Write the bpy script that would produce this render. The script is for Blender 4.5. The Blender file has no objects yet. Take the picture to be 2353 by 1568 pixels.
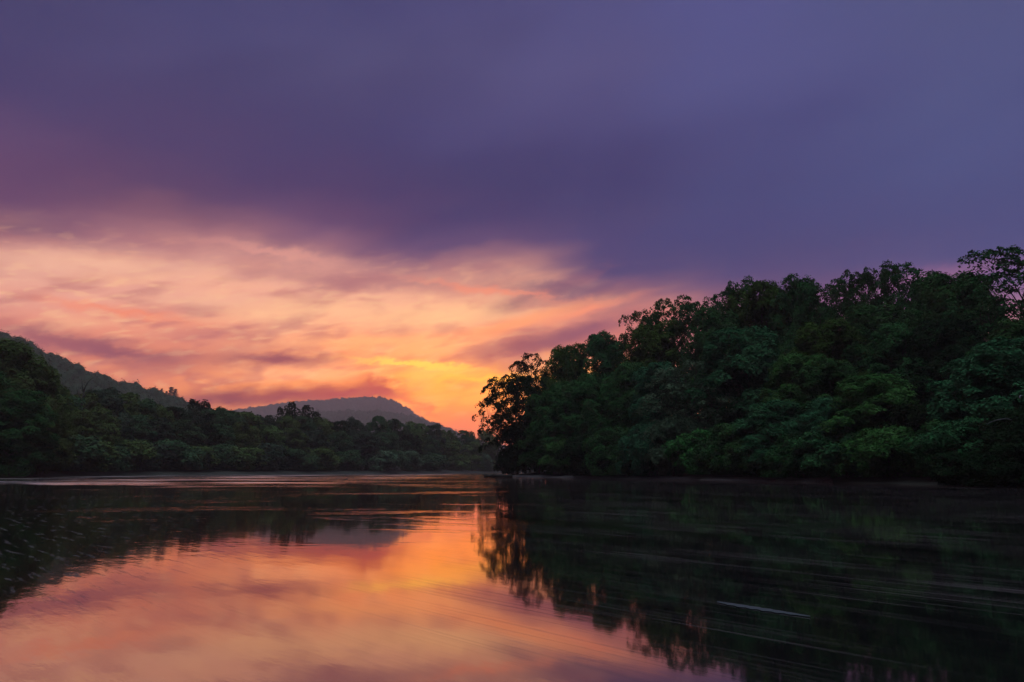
import bpy, math, random
import numpy as np
from mathutils import Vector, Matrix

R = math.radians
scene = bpy.context.scene
col = scene.collection
rng = np.random.default_rng(7)

# ------------------------------------------------------------------ camera
EYE = 1.0
FOC = 2353 * 26.0 / 36.0
CX0, CY0, HOR = 1176.5, 784.0, 1083.0
PITCH = math.atan((HOR - CY0) / FOC)
cd = bpy.data.cameras.new('camera'); cam = bpy.data.objects.new('camera', cd); col.objects.link(cam)
cd.lens = 26.0; cd.sensor_width = 36.0; cd.clip_start = 0.05; cd.clip_end = 20000
cam.location = (0, 0, EYE); cam.rotation_euler = (math.pi/2 + PITCH, 0, 0)
scene.camera = cam


def ray(x, y):
    """a sighting through the survey photograph -> direction in the world"""
    cx = (x - CX0) / FOC; cy = -(y - CY0) / FOC
    return np.array([cx, math.cos(PITCH) - cy*math.sin(PITCH), math.sin(PITCH) + cy*math.cos(PITCH)])

def sight(x, y, d):
    r = ray(x, y); r = r / r[1]
    return float(r[0]*d), float(d), float(EYE + r[2]*d)

def azel(x, y):
    r = ray(x, y)
    return math.degrees(math.atan2(r[0], r[1])), math.degrees(math.atan2(r[2], math.hypot(r[0], r[1])))

def lin(c):
    o = []
    for v in c[:3]:
        v = v / 255.0
        o.append(v/12.92 if v <= 0.04045 else ((v + 0.055)/1.055)**2.4)
    return (o[0], o[1], o[2], 1.0)

# ------------------------------------------------------------------ node helper
class G:
    def __init__(s, nt): s.nt = nt
    def node(s, t, **kw):
        n = s.nt.nodes.new(t)
        for k, v in kw.items(): setattr(n, k, v)
        return n
    def put(s, sock, v):
        if isinstance(v, bpy.types.NodeSocket): s.nt.links.new(v, sock)
        else: sock.default_value = v
    def m(s, op, a, b=None, c=None, clamp=False):
        n = s.node('ShaderNodeMath', operation=op, use_clamp=clamp)
        s.put(n.inputs[0], a)
        if b is not None: s.put(n.inputs[1], b)
        if c is not None: s.put(n.inputs[2], c)
        return n.outputs[0]
    def step(s, v, a, b, lo=0.0, hi=1.0):
        n = s.node('ShaderNodeMapRange', interpolation_type='SMOOTHSTEP')
        s.put(n.inputs[0], v); s.put(n.inputs[1], a); s.put(n.inputs[2], b); s.put(n.inputs[3], lo); s.put(n.inputs[4], hi)
        return n.outputs[0]
    def mix(s, f, a, b, mode='MIX'):
        n = s.node('ShaderNodeMix', data_type='RGBA', blend_type=mode, clamp_factor=True, clamp_result=False)
        s.put(n.inputs[0], f); s.put(n.inputs[6], a); s.put(n.inputs[7], b)
        return n.outputs[2]
    def xyz(s, x, y, z=0.0):
        n = s.node('ShaderNodeCombineXYZ')
        for i, v in enumerate((x, y, z)): s.put(n.inputs[i], v)
        return n.outputs[0]
    def noise(s, v, scale, detail=3.0, rough=0.5, dist=0.0):
        n = s.node('ShaderNodeTexNoise')
        s.put(n.inputs['Vector'], v); n.inputs['Scale'].default_value = scale
        n.inputs['Detail'].default_value = detail; n.inputs['Roughness'].default_value = rough
        n.inputs['Distortion'].default_value = dist
        return n.outputs[0]
    def ramp(s, v, stops):
        n = s.node('ShaderNodeValToRGB'); e = n.color_ramp.elements
        n.color_ramp.interpolation = 'EASE' if False else 'LINEAR'
        while len(e) < len(stops): e.new(0.5)
        for k, (p, c) in zip(e, sorted(stops, key=lambda q: q[0])): k.position = p; k.color = c
        s.put(n.inputs[0], v)
        return n.outputs[0]

# ------------------------------------------------------------------ sky (world): a sunset under a broken cloud deck
world = bpy.data.worlds.new('World'); scene.world = world; world.use_nodes = True
nt = world.node_tree; nt.nodes.clear(); g = G(nt)
tc = g.node('ShaderNodeTexCoord'); sp = g.node('ShaderNodeSeparateXYZ'); nt.links.new(tc.outputs['Generated'], sp.inputs[0])
dx, dy, dz = sp.outputs
DEG = 180/math.pi
az0 = g.m('MULTIPLY', g.m('ARCTAN2', dx, dy), DEG)
el0 = g.m('MULTIPLY', g.m('ARCSINE', dz), DEG)
# cloud streaks rise gently towards the right
ct, st = math.cos(R(10)), math.sin(R(10))
ua = g.m('ADD', g.m('MULTIPLY', az0, ct), g.m('MULTIPLY', el0, st)); va = g.m('SUBTRACT', g.m('MULTIPLY', el0, ct), g.m('MULTIPLY', az0, st))
w1 = g.m('SUBTRACT', g.noise(g.xyz(g.m('MULTIPLY', ua, 0.06), g.m('MULTIPLY', va, 0.17), 3.1), 1.0, 2, 0.5), 0.5)
w2 = g.m('SUBTRACT', g.noise(g.xyz(g.m('MULTIPLY', ua, 0.22), g.m('MULTIPLY', va, 0.62), 9.7), 1.0, 3, 0.55), 0.5)
az = g.m('ADD', az0, g.m('MULTIPLY', w1, 14.0))
el = g.m('ADD', el0, g.m('ADD', g.m('MULTIPLY', w1, 3.2), g.m('MULTIPLY', w2, 1.6)))

ROWS = [0, 150, 300, 430, 500, 560, 620, 680, 740, 800, 860, 920, 985, 1060]
TAB = {
    -60: [(70,66,106),(76,68,108),(95,74,110),(108,78,110),(112,80,108),(186,130,130),(232,170,150),(226,158,142),(230,146,126),(224,138,118),(238,140,112),(242,142,110),(228,130,112),(200,120,115)],
    330: [(71,69,111),(78,72,112),(86,73,112),(99,76,110),(138,96,114),(178,122,127),(230,168,150),(232,162,145),(236,154,130),(234,146,120),(248,152,112),(252,154,108),(236,136,110),(205,120,115)],
    760: [(72,70,113),(80,76,116),(79,72,113),(86,71,110),(108,80,113),(142,100,120),(214,152,140),(245,178,150),(248,176,142),(248,164,124),(253,168,114),(255,166,106),(242,142,108),(210,122,115)],
    1080:[(76,73,117),(82,78,120),(77,72,115),(76,70,111),(84,72,112),(102,80,115),(166,116,124),(244,174,142),(253,182,142),(255,186,130),(255,184,106),(255,172,100),(240,140,108),(205,120,118)],
    1380:[(80,78,124),(84,80,124),(77,73,117),(74,70,113),(77,71,112),(80,72,114),(88,76,115),(140,98,118),(218,138,122),(215,130,118),(255,185,104),(250,165,98),(232,135,110),(200,118,118)],
    1750:[(82,82,132),(82,82,130),(76,76,122),(74,74,118),(76,74,118),(79,75,117),(88,78,118),(104,83,118),(135,100,126),(180,122,130),(235,150,120),(235,145,110),(220,130,112),(195,118,120)],
    2400:[(80,83,126),(80,84,128),(78,82,127),(77,80,124),(79,80,124),(85,84,127),(106,92,138),(146,108,138),(180,128,140),(205,150,150),(225,160,140),(220,145,125),(205,130,120),(190,118,120)],
}
elt = g.m('DIVIDE', g.m('MAXIMUM', el, 0.0), 45.0)
cols = []
for x, cs in TAB.items():
    stops = [(min(max(azel(x, y)[1], 0)/45.0, 1), lin(c)) for y, c in zip(ROWS, cs)]
    cols.append((azel(x, 800)[0], g.ramp(elt, stops)))
base = cols[0][1]
for (a0, _), (a1, c1) in zip(cols, cols[1:]):
    base = g.mix(g.step(az, a0, a1), base, c1)
lit = g.m('MULTIPLY', g.step(az0, 17, 3), g.m('MULTIPLY', g.step(el0, 17.5, 12), g.step(el0, 2.5, 7.5)))           # the part of the sky still lit from below
# streaky purple cloud and salmon light inside the lit part
s1 = g.noise(g.xyz(g.m('MULTIPLY', ua, 0.12), g.m('MULTIPLY', va, 0.40), 1.3), 1.0, 3, 0.5, 0.2)
s2 = g.noise(g.xyz(g.m('MULTIPLY', ua, 0.10), g.m('MULTIPLY', va, 0.38), 7.0), 1.0, 3, 0.5, 0.2)
s4 = g.noise(g.xyz(g.m('MULTIPLY', ua, 0.26), g.m('MULTIPLY', va, 0.85), 12.0), 1.0, 2, 0.5, 0.2)
base = g.mix(g.m('MULTIPLY', g.m('MULTIPLY', g.step(s1, 0.47, 0.70), lit), 0.68), base, lin((168,106,114)))
base = g.mix(g.m('MULTIPLY', g.m('MULTIPLY', g.step(s2, 0.47, 0.70), lit), 0.60), base, lin((255,188,148)))
base = g.mix(g.m('MULTIPLY', g.m('MULTIPLY', g.step(s4, 0.48, 0.68), lit), 0.58), base, lin((180,114,116)))
s6 = g.noise(g.xyz(g.m('MULTIPLY', ua, 0.55), g.m('MULTIPLY', va, 1.9), 17.0), 1.0, 2, 0.5, 0.3)
base = g.mix(g.m('MULTIPLY', g.m('MULTIPLY', g.step(s6, 0.50, 0.70), g.m('MULTIPLY', lit, g.step(az0, 5, -4))), 0.40), base, lin((255,196,150)))
# broad soft bands in the dark deck
s3 = g.noise(g.xyz(g.m('MULTIPLY', ua, 0.035), g.m('MULTIPLY', va, 0.11), 4.4), 1.0, 2, 0.5, 0.2)
base = g.mix(g.m('MULTIPLY', g.step(s3, 0.40, 0.66), g.step(el0, 9, 17)), base, g.mix(1.0, base, (1.05, 1.05, 1.03, 1), 'MULTIPLY'))
base = g.mix(g.m('MULTIPLY', g.step(s3, 0.52, 0.32), g.step(el0, 9, 17)), base, g.mix(1.0, base, (0.88, 0.87, 0.90, 1), 'MULTIPLY'))
# single clouds and bright rifts: (x, y, rx, ry, tilt, colour, strength)
FEAT = [
    (235,806,190,27,7,(152,94,106),1.0),(110,782,90,16,12,(160,98,108),.8),
    (640,826,140,17,-2,(154,94,104),1.0),(590,795,80,10,-6,(185,115,115),.55),(470,770,100,16,-6,(180,112,116),.55),
    (440,712,120,16,-8,(190,125,124),.5),(900,655,260,20,2,(165,108,120),.55),(700,640,160,14,0,(185,125,126),.4),
    (1210,796,150,20,-9,(150,94,108),.9),(1330,765,110,16,-16,(140,90,112),.8),(1180,698,75,18,-20,(142,92,112),.8),
    (1290,665,120,16,5,(120,88,114),.7),
    (1185,742,150,13,-14,(255,158,112),.8),(1345,714,85,8,-14,(252,150,118),.85),(1120,668,120,6,7,(248,146,118),.8),
    (1000,728,160,22,-4,(255,198,148),.8),(740,715,170,18,-5,(255,194,150),.75),(850,785,160,14,-4,(255,182,128),.7),(480,690,150,16,-4,(246,186,154),.6),(270,715,130,8,6,(248,140,108),.6),
    (180,605,200,24,-3,(246,186,158),.75),(640,580,140,12,4,(236,165,148),.55),
    (955,838,105,6,4,(255,220,108),.85),(1040,858,150,18,2,(255,196,104),.45),(1110,872,80,8,0,(255,204,84),.7),(1010,905,200,25,0,(255,172,96),.5),
    (520,916,110,20,-2,(148,88,96),1.0),(660,910,120,18,-4,(156,90,96),1.0),(790,903,90,17,-4,(164,92,94),1.0),(885,898,60,18,8,(162,92,92),1.0),(850,880,24,12,30,(180,102,92),.9),
    (940,925,45,10,25,(210,118,98),.5),(980,945,26,9,20,(195,110,100),.45),(440,880,14,26,-25,(190,112,108),.5),
    (2140,640,190,22,-4,(160,108,138),.55),(1870,705,160,24,-8,(150,104,138),.5),
]
w5 = g.m('SUBTRACT', g.noise(g.xyz(g.m('MULTIPLY', ua, 0.55), g.m('MULTIPLY', va, 1.1), 21.0), 1.0, 3, 0.6), 0.5)
fa = g.m('ADD', az0, g.m('ADD', g.m('MULTIPLY', w2, 3.5), g.m('MULTIPLY', w5, 2.5))); fe = g.m('ADD', el0, g.m('ADD', g.m('MULTIPLY', w2, 0.5), g.m('MULTIPLY', w5, 1.3)))
for x, y, rx, ry, tilt, c, k in FEAT:
    a, e = azel(x, y); a1 = azel(x + rx, y)[0] - a; e1 = azel(x, y - ry)[1] - e
    # tilt in degrees, positive = falling to the right
    ca, sa = math.cos(R(-tilt)), math.sin(R(-tilt))
    u = g.m('SUBTRACT', fa, a); v = g.m('SUBTRACT', fe, e)
    p = g.m('ADD', g.m('MULTIPLY', u, ca/a1), g.m('MULTIPLY', v, sa/a1))
    q = g.m('ADD', g.m('MULTIPLY', u, -sa/e1), g.m('MULTIPLY', v, ca/e1))
    d2 = g.m('ADD', g.m('MULTIPLY', p, p), g.m('MULTIPLY', q, q))
    f = g.m('MULTIPLY', g.m('EXPONENT', g.m('MULTIPLY', d2, -0.8)), k)
    base = g.mix(f, base, lin(c))
# the place behind the clouds where the sun has just gone: brighter than paper white
ga, ge_ = azel(1010, 878)
gu = g.m('MULTIPLY', g.m('SUBTRACT', az0, ga), 1/10.5); gv = g.m('MULTIPLY', g.m('SUBTRACT', el0, ge_), 1/3.6)
gf = g.m('EXPONENT', g.m('MULTIPLY', g.m('ADD', g.m('MULTIPLY', gu, gu), g.m('MULTIPLY', gv, gv)), -1.0))
base = g.mix(gf, base, g.mix(1.0, base, (1.55, 1.12, 0.80, 1), 'MULTIPLY'))
# open twilight sky overhead and behind the photographer
ZEN = (1.00, 1.20, 1.36, 1)
over = g.step(el0, 40, 64)
back = g.step(g.m('ABSOLUTE', az0), 62, 115)
base = g.mix(g.m('MAXIMUM', over, back), base, g.mix(g.step(el0, 36, 66), (0.045, 0.052, 0.085, 1), ZEN))
# the haze in front takes light from the sky and adds its own; the sky behind it is that much clearer
HAZE, HTOP, HFAR = 0.00026, 470.0, 5000.0
path = g.m('MINIMUM', g.m('DIVIDE', HTOP, g.m('MAXIMUM', dz, 0.02)), HFAR)
T = g.m('EXPONENT', g.m('MULTIPLY', path, -HAZE))
veil = g.m('SUBTRACT', 1.0, T)
vs = g.node('ShaderNodeVectorMath', operation='SCALE'); vs.inputs[0].default_value = (0.182, 0.130, 0.152); g.put(vs.inputs['Scale'], veil)
vb = g.node('ShaderNodeVectorMath', operation='SUBTRACT'); g.put(vb.inputs[0], base); g.put(vb.inputs[1], vs.outputs[0])
vd = g.node('ShaderNodeVectorMath', operation='SCALE'); g.put(vd.inputs[0], vb.outputs[0]); g.put(vd.inputs['Scale'], g.m('DIVIDE', 1.0, T))
vm = g.node('ShaderNodeVectorMath', operation='MAXIMUM'); g.put(vm.inputs[0], vd.outputs[0]); vm.inputs[1].default_value = (0.012, 0.012, 0.02)
base = vm.outputs[0]
bg = g.node('ShaderNodeBackground'); nt.links.new(base, bg.inputs[0]); bg.inputs[1].default_value = 1.0
wo = g.node('ShaderNodeOutputWorld'); nt.links.new(bg.outputs[0], wo.inputs[0])

sd = bpy.data.lights.new('sun', 'SUN'); sun = bpy.data.objects.new('sun', sd); col.objects.link(sun)
sd.energy = 0.004; sd.angle = R(10); sd.color = (1.0, 0.62, 0.35)
sa_, se_ = R(azel(1010, 0)[0]), R(0.6)
sun.rotation_euler = Vector((math.sin(sa_)*math.cos(se_), math.cos(sa_)*math.cos(se_), math.sin(se_))).to_track_quat('Z', 'Y').to_euler()

# ------------------------------------------------------------------ materials
def leaf_mat(name, a, b, trans=0.25):
    mt = bpy.data.materials.new(name); mt.use_nodes = True; t = mt.node_tree; t.nodes.clear(); q = G(t)
    oi = q.node('ShaderNodeObjectInfo'); ge = q.node('ShaderNodeNewGeometry')
    tcn = q.node('ShaderNodeTexCoord')
    n = q.noise(tcn.outputs['Object'], 0.35, 3, 0.6)
    isl = ge.outputs['Random Per Island']
    f = q.m('ADD', q.m('MULTIPLY', q.step(n, 0.3, 0.7), 0.6), q.m('MULTIPLY', isl, 0.4))
    c = q.mix(f, (*a, 1), (*b, 1))
    hs = q.node('ShaderNodeHueSaturation')
    q.put(hs.inputs['Hue'], q.m('ADD', 0.48, q.m('MULTIPLY', oi.outputs['Random'], 0.04)))
    q.put(hs.inputs['Value'], q.m('ADD', 0.8, q.m('MULTIPLY', oi.outputs['Random'], 0.4)))
    q.put(hs.inputs['Color'], c)
    df = q.node('ShaderNodeBsdfDiffuse'); tr = q.node('ShaderNodeBsdfTranslucent'); mx = q.node('ShaderNodeMixShader')
    q.put(df.inputs[0], hs.outputs[0]); q.put(tr.inputs[0], hs.outputs[0]); mx.inputs[0].default_value = trans
    t.links.new(df.outputs[0], mx.inputs[1]); t.links.new(tr.outputs[0], mx.inputs[2])
    o = q.node('ShaderNodeOutputMaterial'); t.links.new(mx.outputs[0], o.inputs[0])
    return mt

def plain_mat(name, a, b, scale=3.0, rough=0.9, stretch=(1, 1, 1)):
    mt = bpy.data.materials.new(name); mt.use_nodes = True; t = mt.node_tree; q = G(t)
    bs = t.nodes['Principled BSDF']; bs.inputs['Roughness'].default_value = rough
    tcn = q.node('ShaderNodeTexCoord'); mp = q.node('ShaderNodeMapping'); mp.inputs['Scale'].default_value = stretch
    t.links.new(tcn.outputs['Object'], mp.inputs[0])
    n = q.noise(mp.outputs[0], scale, 5, 0.6)
    t.links.new(q.mix(q.step(n, 0.3, 0.7), (*a, 1), (*b, 1)), bs.inputs['Base Color'])
    bp = q.node('ShaderNodeBump'); bp.inputs['Strength'].default_value = 0.6; q.put(bp.inputs['Height'], n)
    t.links.new(bp.outputs[0], bs.inputs['Normal'])
    return mt

LEAF = {
    'deep':   leaf_mat('leaves_deep_green', (0.018, 0.066, 0.022), (0.056, 0.145, 0.046), 0.08),
    'green':  leaf_mat('leaves_fresh_green', (0.028, 0.105, 0.026), (0.080, 0.200, 0.054), 0.08),
    'yellow': leaf_mat('leaves_yellow_green', (0.034, 0.082, 0.018), (0.084, 0.160, 0.036), 0.08),
    'blue':   leaf_mat('leaves_blue_green', (0.020, 0.082, 0.034), (0.056, 0.165, 0.070), 0.08),
    'grey':   leaf_mat('leaves_grey_green', (0.075, 0.130, 0.072), (0.130, 0.190, 0.110), 0.1),
    'dark':   leaf_mat('leaves_dark', (0.009, 0.024, 0.011), (0.022, 0.044, 0.018), 0.2),
    'dusk':   leaf_mat('leaves_dusky', (0.034, 0.056, 0.036), (0.064, 0.090, 0.056), 0.1),
    'olive':  leaf_mat('leaves_olive', (0.058, 0.098, 0.028), (0.118, 0.165, 0.054), 0.1),
    'muted':  leaf_mat('leaves_muted_green', (0.036, 0.080, 0.038), (0.076, 0.130, 0.060), 0.1),  # a muted green leaf colour of its own, for the far bank
    'pine':   leaf_mat('pine_needles', (0.012, 0.026, 0.016), (0.022, 0.040, 0.022), 0.1),
}
BARK = plain_mat('bark', (0.030, 0.024, 0.020), (0.075, 0.060, 0.050), 4.0, 0.95, (1, 1, 0.25))
DEAD = plain_mat('dead_wood', (0.035, 0.030, 0.034), (0.085, 0.075, 0.085), 6.0, 0.85, (1, 1, 0.3))
DRIFT = plain_mat('drift_wood', (0.035, 0.028, 0.028), (0.080, 0.066, 0.064), 6.0, 0.85, (0.3, 1, 1))
EARTH = plain_mat('bank_earth', (0.010, 0.012, 0.008), (0.024, 0.024, 0.018), 0.8)
GRAVEL = plain_mat('gravel_bar', (0.045, 0.036, 0.042), (0.11, 0.09, 0.10), 5.0)
PALE = plain_mat('pale_scrap', (0.16, 0.19, 0.22), (0.34, 0.36, 0.38), 8.0, 0.6)

# ------------------------------------------------------------------ meshes
def mesh(name, V, F, mat, smooth=False):
    V = np.asarray(V, np.float32).reshape(-1, 3)
    me = bpy.data.meshes.new(name)
    if isinstance(F, np.ndarray):
        k = F.shape[1]; n = len(F)
        me.vertices.add(len(V)); me.vertices.foreach_set('co', V.ravel())
        me.loops.add(n*k); me.loops.foreach_set('vertex_index', F.astype(np.int32).ravel())
        me.polygons.add(n); me.polygons.foreach_set('loop_start', (np.arange(n)*k).astype(np.int32))
        me.update(calc_edges=True); me.validate()
    else:
        me.from_pydata([tuple(map(float, v)) for v in V], [], F)
    if smooth:
        me.polygons.foreach_set('use_smooth', np.ones(len(me.polygons), bool))
    me.materials.append(mat)
    return me

def link(name, me, parent=None):
    o = bpy.data.objects.new(name, me); col.objects.link(o)
    if parent: o.parent = parent
    return o

def tag(o, label, cat, group=None):
    o['label'] = label; o['category'] = cat
    if group: o['group'] = group
    return o

def empty(name, loc):
    o = bpy.data.objects.new(name, None); col.objects.link(o); o.location = loc; o.empty_display_size = 0.5
    return o

def tube(path, radii, sides=7):
    """one tapered tube along a bent path"""
    P = np.asarray(path, float); n = len(P); V = []; F = []
    for i in range(n):
        d = P[min(i+1, n-1)] - P[max(i-1, 0)]; d /= np.linalg.norm(d) + 1e-9
        a = np.cross(d, [0.3, 0.9, 0.2] if abs(d[1]) < 0.9 else [1, 0, 0]); a /= np.linalg.norm(a) + 1e-9
        b = np.cross(d, a)
        for k in range(sides):
            t = 2*math.pi*k/sides
            V.append(P[i] + radii[i]*(a*math.cos(t) + b*math.sin(t)))
    for i in range(n-1):
        for k in range(sides):
            F.append((i*sides+k, i*sides+(k+1) % sides, (i+1)*sides+(k+1) % sides, (i+1)*sides+k))
    F.append(tuple(range(sides))[::-1]); F.append(tuple(range((n-1)*sides, n*sides)))
    return V, F

class Wood:
    def __init__(s): s.V = []; s.F = []
    def add(s, path, radii, sides=7):
        v, f = tube(path, radii, sides); o = len(s.V)
        s.V += v; s.F += [tuple(i + o for i in q) for q in f]
    def mesh(s, name, mat): return mesh(name, s.V, s.F, mat, True)

def bent(p, q, rg, n=5, sag=0.1, up=0.0):
    p = np.asarray(p, float); q = np.asarray(q, float); L = np.linalg.norm(q - p)
    o = rg.normal(0, sag*L, 3); out = []
    for i in range(n):
        t = i/(n-1); w = math.sin(math.pi*t)
        out.append(p + (q-p)*t + o*w + np.array([0, 0, up*L*w]))
    return out

def leaves(C, N, size, rg, jit=0.55, aspect=1.7):
    """leaf-sized four-cornered faces at points C facing roughly along N"""
    n = len(C)
    N = N + rg.normal(0, jit, (n, 3)); N /= np.linalg.norm(N, axis=1, keepdims=True) + 1e-9
    T = np.cross(N, rg.normal(0, 1, (n, 3))); T /= np.linalg.norm(T, axis=1, keepdims=True) + 1e-9
    B = np.cross(N, T)
    s = size*rg.uniform(0.6, 1.25, (n, 1))
    a = T*s*aspect*0.5; b = B*s*0.5
    V = np.stack([C - a, C - b + a*0.15 - N*s*0.12, C + a, C + b + a*0.15 - N*s*0.12], 1).reshape(-1, 3)
    F = np.arange(n*4).reshape(n, 4)
    return V, F

def spray(c, axis, r, n, rg, flat=0.34, droop=0.28):
    """a spray of foliage: a dome of leaves round c, opening along axis"""
    a = rg.uniform(0, 2*math.pi, n); q = np.sqrt(rg.uniform(0, 1, n))
    lob = 1 + 0.28*np.sin(a*3 + rg.uniform(0, 6)) + 0.18*np.sin(a*5 + rg.uniform(0, 6))
    x = r*q*np.cos(a)*lob; y = r*q*np.sin(a)*lob
    z = r*(flat*(1 - q*q) - droop*q*q) + rg.normal(0, 0.12*r, n)
    w = axis/(np.linalg.norm(axis) + 1e-9)
    u = np.cross(w, [0.31, 0.77, 0.55]); u /= np.linalg.norm(u) + 1e-9; v = np.cross(w, u)
    M = np.stack([u, v, w])
    P = np.stack([x, y, z], 1) @ M
    N = np.stack([x/r*0.9, y/r*0.9, np.full(n, 0.9)], 1) @ M + np.array([0, 0, 0.25])
    return c + P, N

def make_tree(seed, H=20.0, Rw=6.0, base=0.12, lobes=13, clumps=13, per=120, leaf=0.26, rc=1.25, trunk=0.32,
              top=0.55, lean=(0, 0), open_=False, droop=0.28, jit=0.55, flat=0.5, tall=0.85):
    """a tree: tapered trunk, limbs, branchlets and a crown of leaf sprays grouped in lobes"""
    rg = np.random.default_rng(seed); wood = Wood()
    lx, ly = lean
    def axis(t): return np.array([lx*t*t + 0.25*math.sin(3*t + seed), ly*t*t + 0.25*math.cos(2.3*t + seed), t*H])
    ts = np.linspace(0, 0.9, 9)
    wood.add([axis(t) for t in ts], [trunk*(1 - 0.88*t/0.9)*(1.35 if t == 0 else 1) for t in ts], 9)
    Vs, Fs, off = [], [], 0
    for i in range(lobes):
        t = (i + 0.5)/lobes
        hz = base + (1 - base)*(0.06 + 0.86*t)                # lobe height share
        k = (hz - base)/(1 - base)
        prof = (min(1, (k/ (1-top) )**0.5) if k < 1-top else max(0.12, 1 - ((k-(1-top))/top)**2)**0.6)
        ang = i*2.39996 + rg.uniform(-0.35, 0.35)
        rr = Rw*prof*rg.uniform(0.52, 0.78)
        ax = axis(hz*0.98)
        c = ax + np.array([math.cos(ang)*rr, math.sin(ang)*rr, rg.uniform(-0.5, 0.5)])
        lr = Rw*(0.36 + 0.14*rg.uniform())*(0.65 + 0.5*prof)   # lobe radius
        st = axis(max(0.08, hz*0.80 - 0.08*prof))
        limb = bent(st, c, rg, 6, 0.07, 0.06)
        r0 = trunk*0.42*(1.1 - 0.6*hz)
        wood.add(limb, [r0*(1 - 0.75*j/5) for j in range(6)], 6)
        for j in range(clumps):
            d = rg.normal(0, 1, 3); d /= np.linalg.norm(d)
            if d[2] < -0.25 and rg.uniform() < 0.7: d[2] *= -1
            p = c + d*np.array([lr, lr, lr*tall])*rg.uniform(0.72, 1.08)
            if p[2] < 0.35: p[2] = 0.35 + rg.uniform(0, 0.5)
            if p[2] > H - rc*0.3: p[2] = H - rc*rg.uniform(0.3, 1.0)
            o = d*0.75 + np.array([0, 0, rg.uniform(0.25, 0.7)]) + rg.normal(0, 0.15, 3)
            if open_ or j % 3 == 0:
                tw = bent(limb[rg.integers(3, 6)], p, rg, 4, 0.06, 0.05)
                wood.add(tw, [r0*0.28, r0*0.2, r0*0.13, r0*0.06], 4)
            n = int(per*rg.uniform(0.6, 1.35))
            P, N = spray(p, o, rc*rg.uniform(0.7, 1.35), n, rg, flat, droop)
            v, f = leaves(P, N, leaf, rg, jit); Vs.append(v); Fs.append(f + off); off += len(v)
    return np.concatenate(Vs), np.concatenate(Fs), wood

PROTO = {}
def proto(key, leafkey, **kw):
    V, F, wood = make_tree(**kw)
    V[:, 2] = np.maximum(V[:, 2], 0.12)
    wide = float(np.percentile(np.abs(V[:, :2] - V[:, :2].mean(0)), 97))*2
    PROTO[key] = dict(H=float(np.percentile(V[:, 2], 99.7)), W=wide, trunk=wood.mesh('trunk', BARK), V=V, F=F, crowns={}, leaf=leafkey)

def crown_of(key, leafkey):
    p = PROTO[key]
    if leafkey not in p['crowns']:
        p['crowns'][leafkey] = mesh('crown', p['V'], p['F'], LEAF[leafkey])
    return p['crowns'][leafkey]

# near broadleaf kinds (right bank)
proto('full_a', 'deep', seed=11, H=20, Rw=5.0, base=0.05, lobes=17, clumps=17, per=230, leaf=0.20, rc=1.1, jit=0.42, flat=0.6, droop=0.22, tall=1.35, top=0.75)
proto('full_b', 'green', seed=23, H=20, Rw=4.6, base=0.10, lobes=15, clumps=18, per=230, leaf=0.20, rc=1.0, lean=(0.8, -1.0), jit=0.45, flat=0.65, droop=0.2, tall=1.4, top=0.7)
proto('full_c', 'blue', seed=37, H=18, Rw=5.2, base=0.04, lobes=18, clumps=17, per=240, leaf=0.21, rc=1.15, top=0.85, droop=0.3, jit=0.42, flat=0.55, tall=1.3)
proto('airy_a', 'deep', seed=41, H=20, Rw=4.8, base=0.28, lobes=22, clumps=13, per=72, leaf=0.17, rc=0.62, open_=True, trunk=0.25, jit=0.9, flat=0.6, droop=0.15)
proto('airy_b', 'deep', seed=53, H=20, Rw=5.4, base=0.22, lobes=24, clumps=14, per=66, leaf=0.17, rc=0.6, open_=True, trunk=0.28, lean=(-1.2, 0), jit=0.9, flat=0.6, droop=0.15)
proto('tip', 'dark', seed=61, H=15, Rw=6.4, base=0.10, lobes=32, clumps=15, per=90, leaf=0.17, rc=0.6, open_=True, trunk=0.24, lean=(-1.6, 0), jit=0.9, flat=0.5, droop=0.15)
proto('bush_a', 'deep', seed=71, H=6, Rw=3.6, base=0.02, lobes=11, clumps=13, per=200, leaf=0.16, rc=0.85, trunk=0.12, top=0.7, droop=0.3, jit=0.6, flat=0.55)
proto('bush_b', 'green', seed=83, H=6, Rw=3.2, base=0.02, lobes=10, clumps=13, per=200, leaf=0.16, rc=0.8, trunk=0.10, top=0.6, droop=0.25, jit=0.6, flat=0.6)
# far bank kinds, with coarser leaves
proto('far_a', 'dark', seed=91, H=18, Rw=5.6, base=0.03, lobes=16, clumps=13, per=80, leaf=0.33, rc=1.25)
proto('far_b', 'dark', seed=97, H=18, Rw=5.2, base=0.04, lobes=15, clumps=13, per=80, leaf=0.33, rc=1.15, top=0.8)
proto('far_c', 'dark', seed=103, H=18, Rw=6.4, base=0.02, lobes=18, clumps=12, per=85, leaf=0.33, rc=1.35, top=0.75, droop=0.3)
proto('far_thin', 'dark', seed=109, H=20, Rw=3.0, base=0.45, lobes=9, clumps=6, per=24, leaf=0.42, rc=0.8, open_=True, jit=0.9)
proto('far_bush', 'grey', seed=113, H=7, Rw=4.2, base=0.02, lobes=11, clumps=11, per=50, leaf=0.36, rc=1.1, trunk=0.12, top=0.7)

# ------------------------------------------------------------------ ground, river
RIGHT = [(90, -400), (60, -60), (42, 0), (34, 30), (31.5, 45), (31, 57), (29, 68), (25, 81), (18.5, 100), (8.5, 114), (-0.6, 129), (-1.2, 134), (4, 152), (40, 190), (120, 240), (600, 330)]
LEFT = [(-60, -400), (-66, -60), (-70, 0), (-74, 60), (-78, 110), (-88, 170), (-72, 212), (-47, 280), (-8, 385), (50, 430), (160, 470), (700, 560)]

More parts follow.
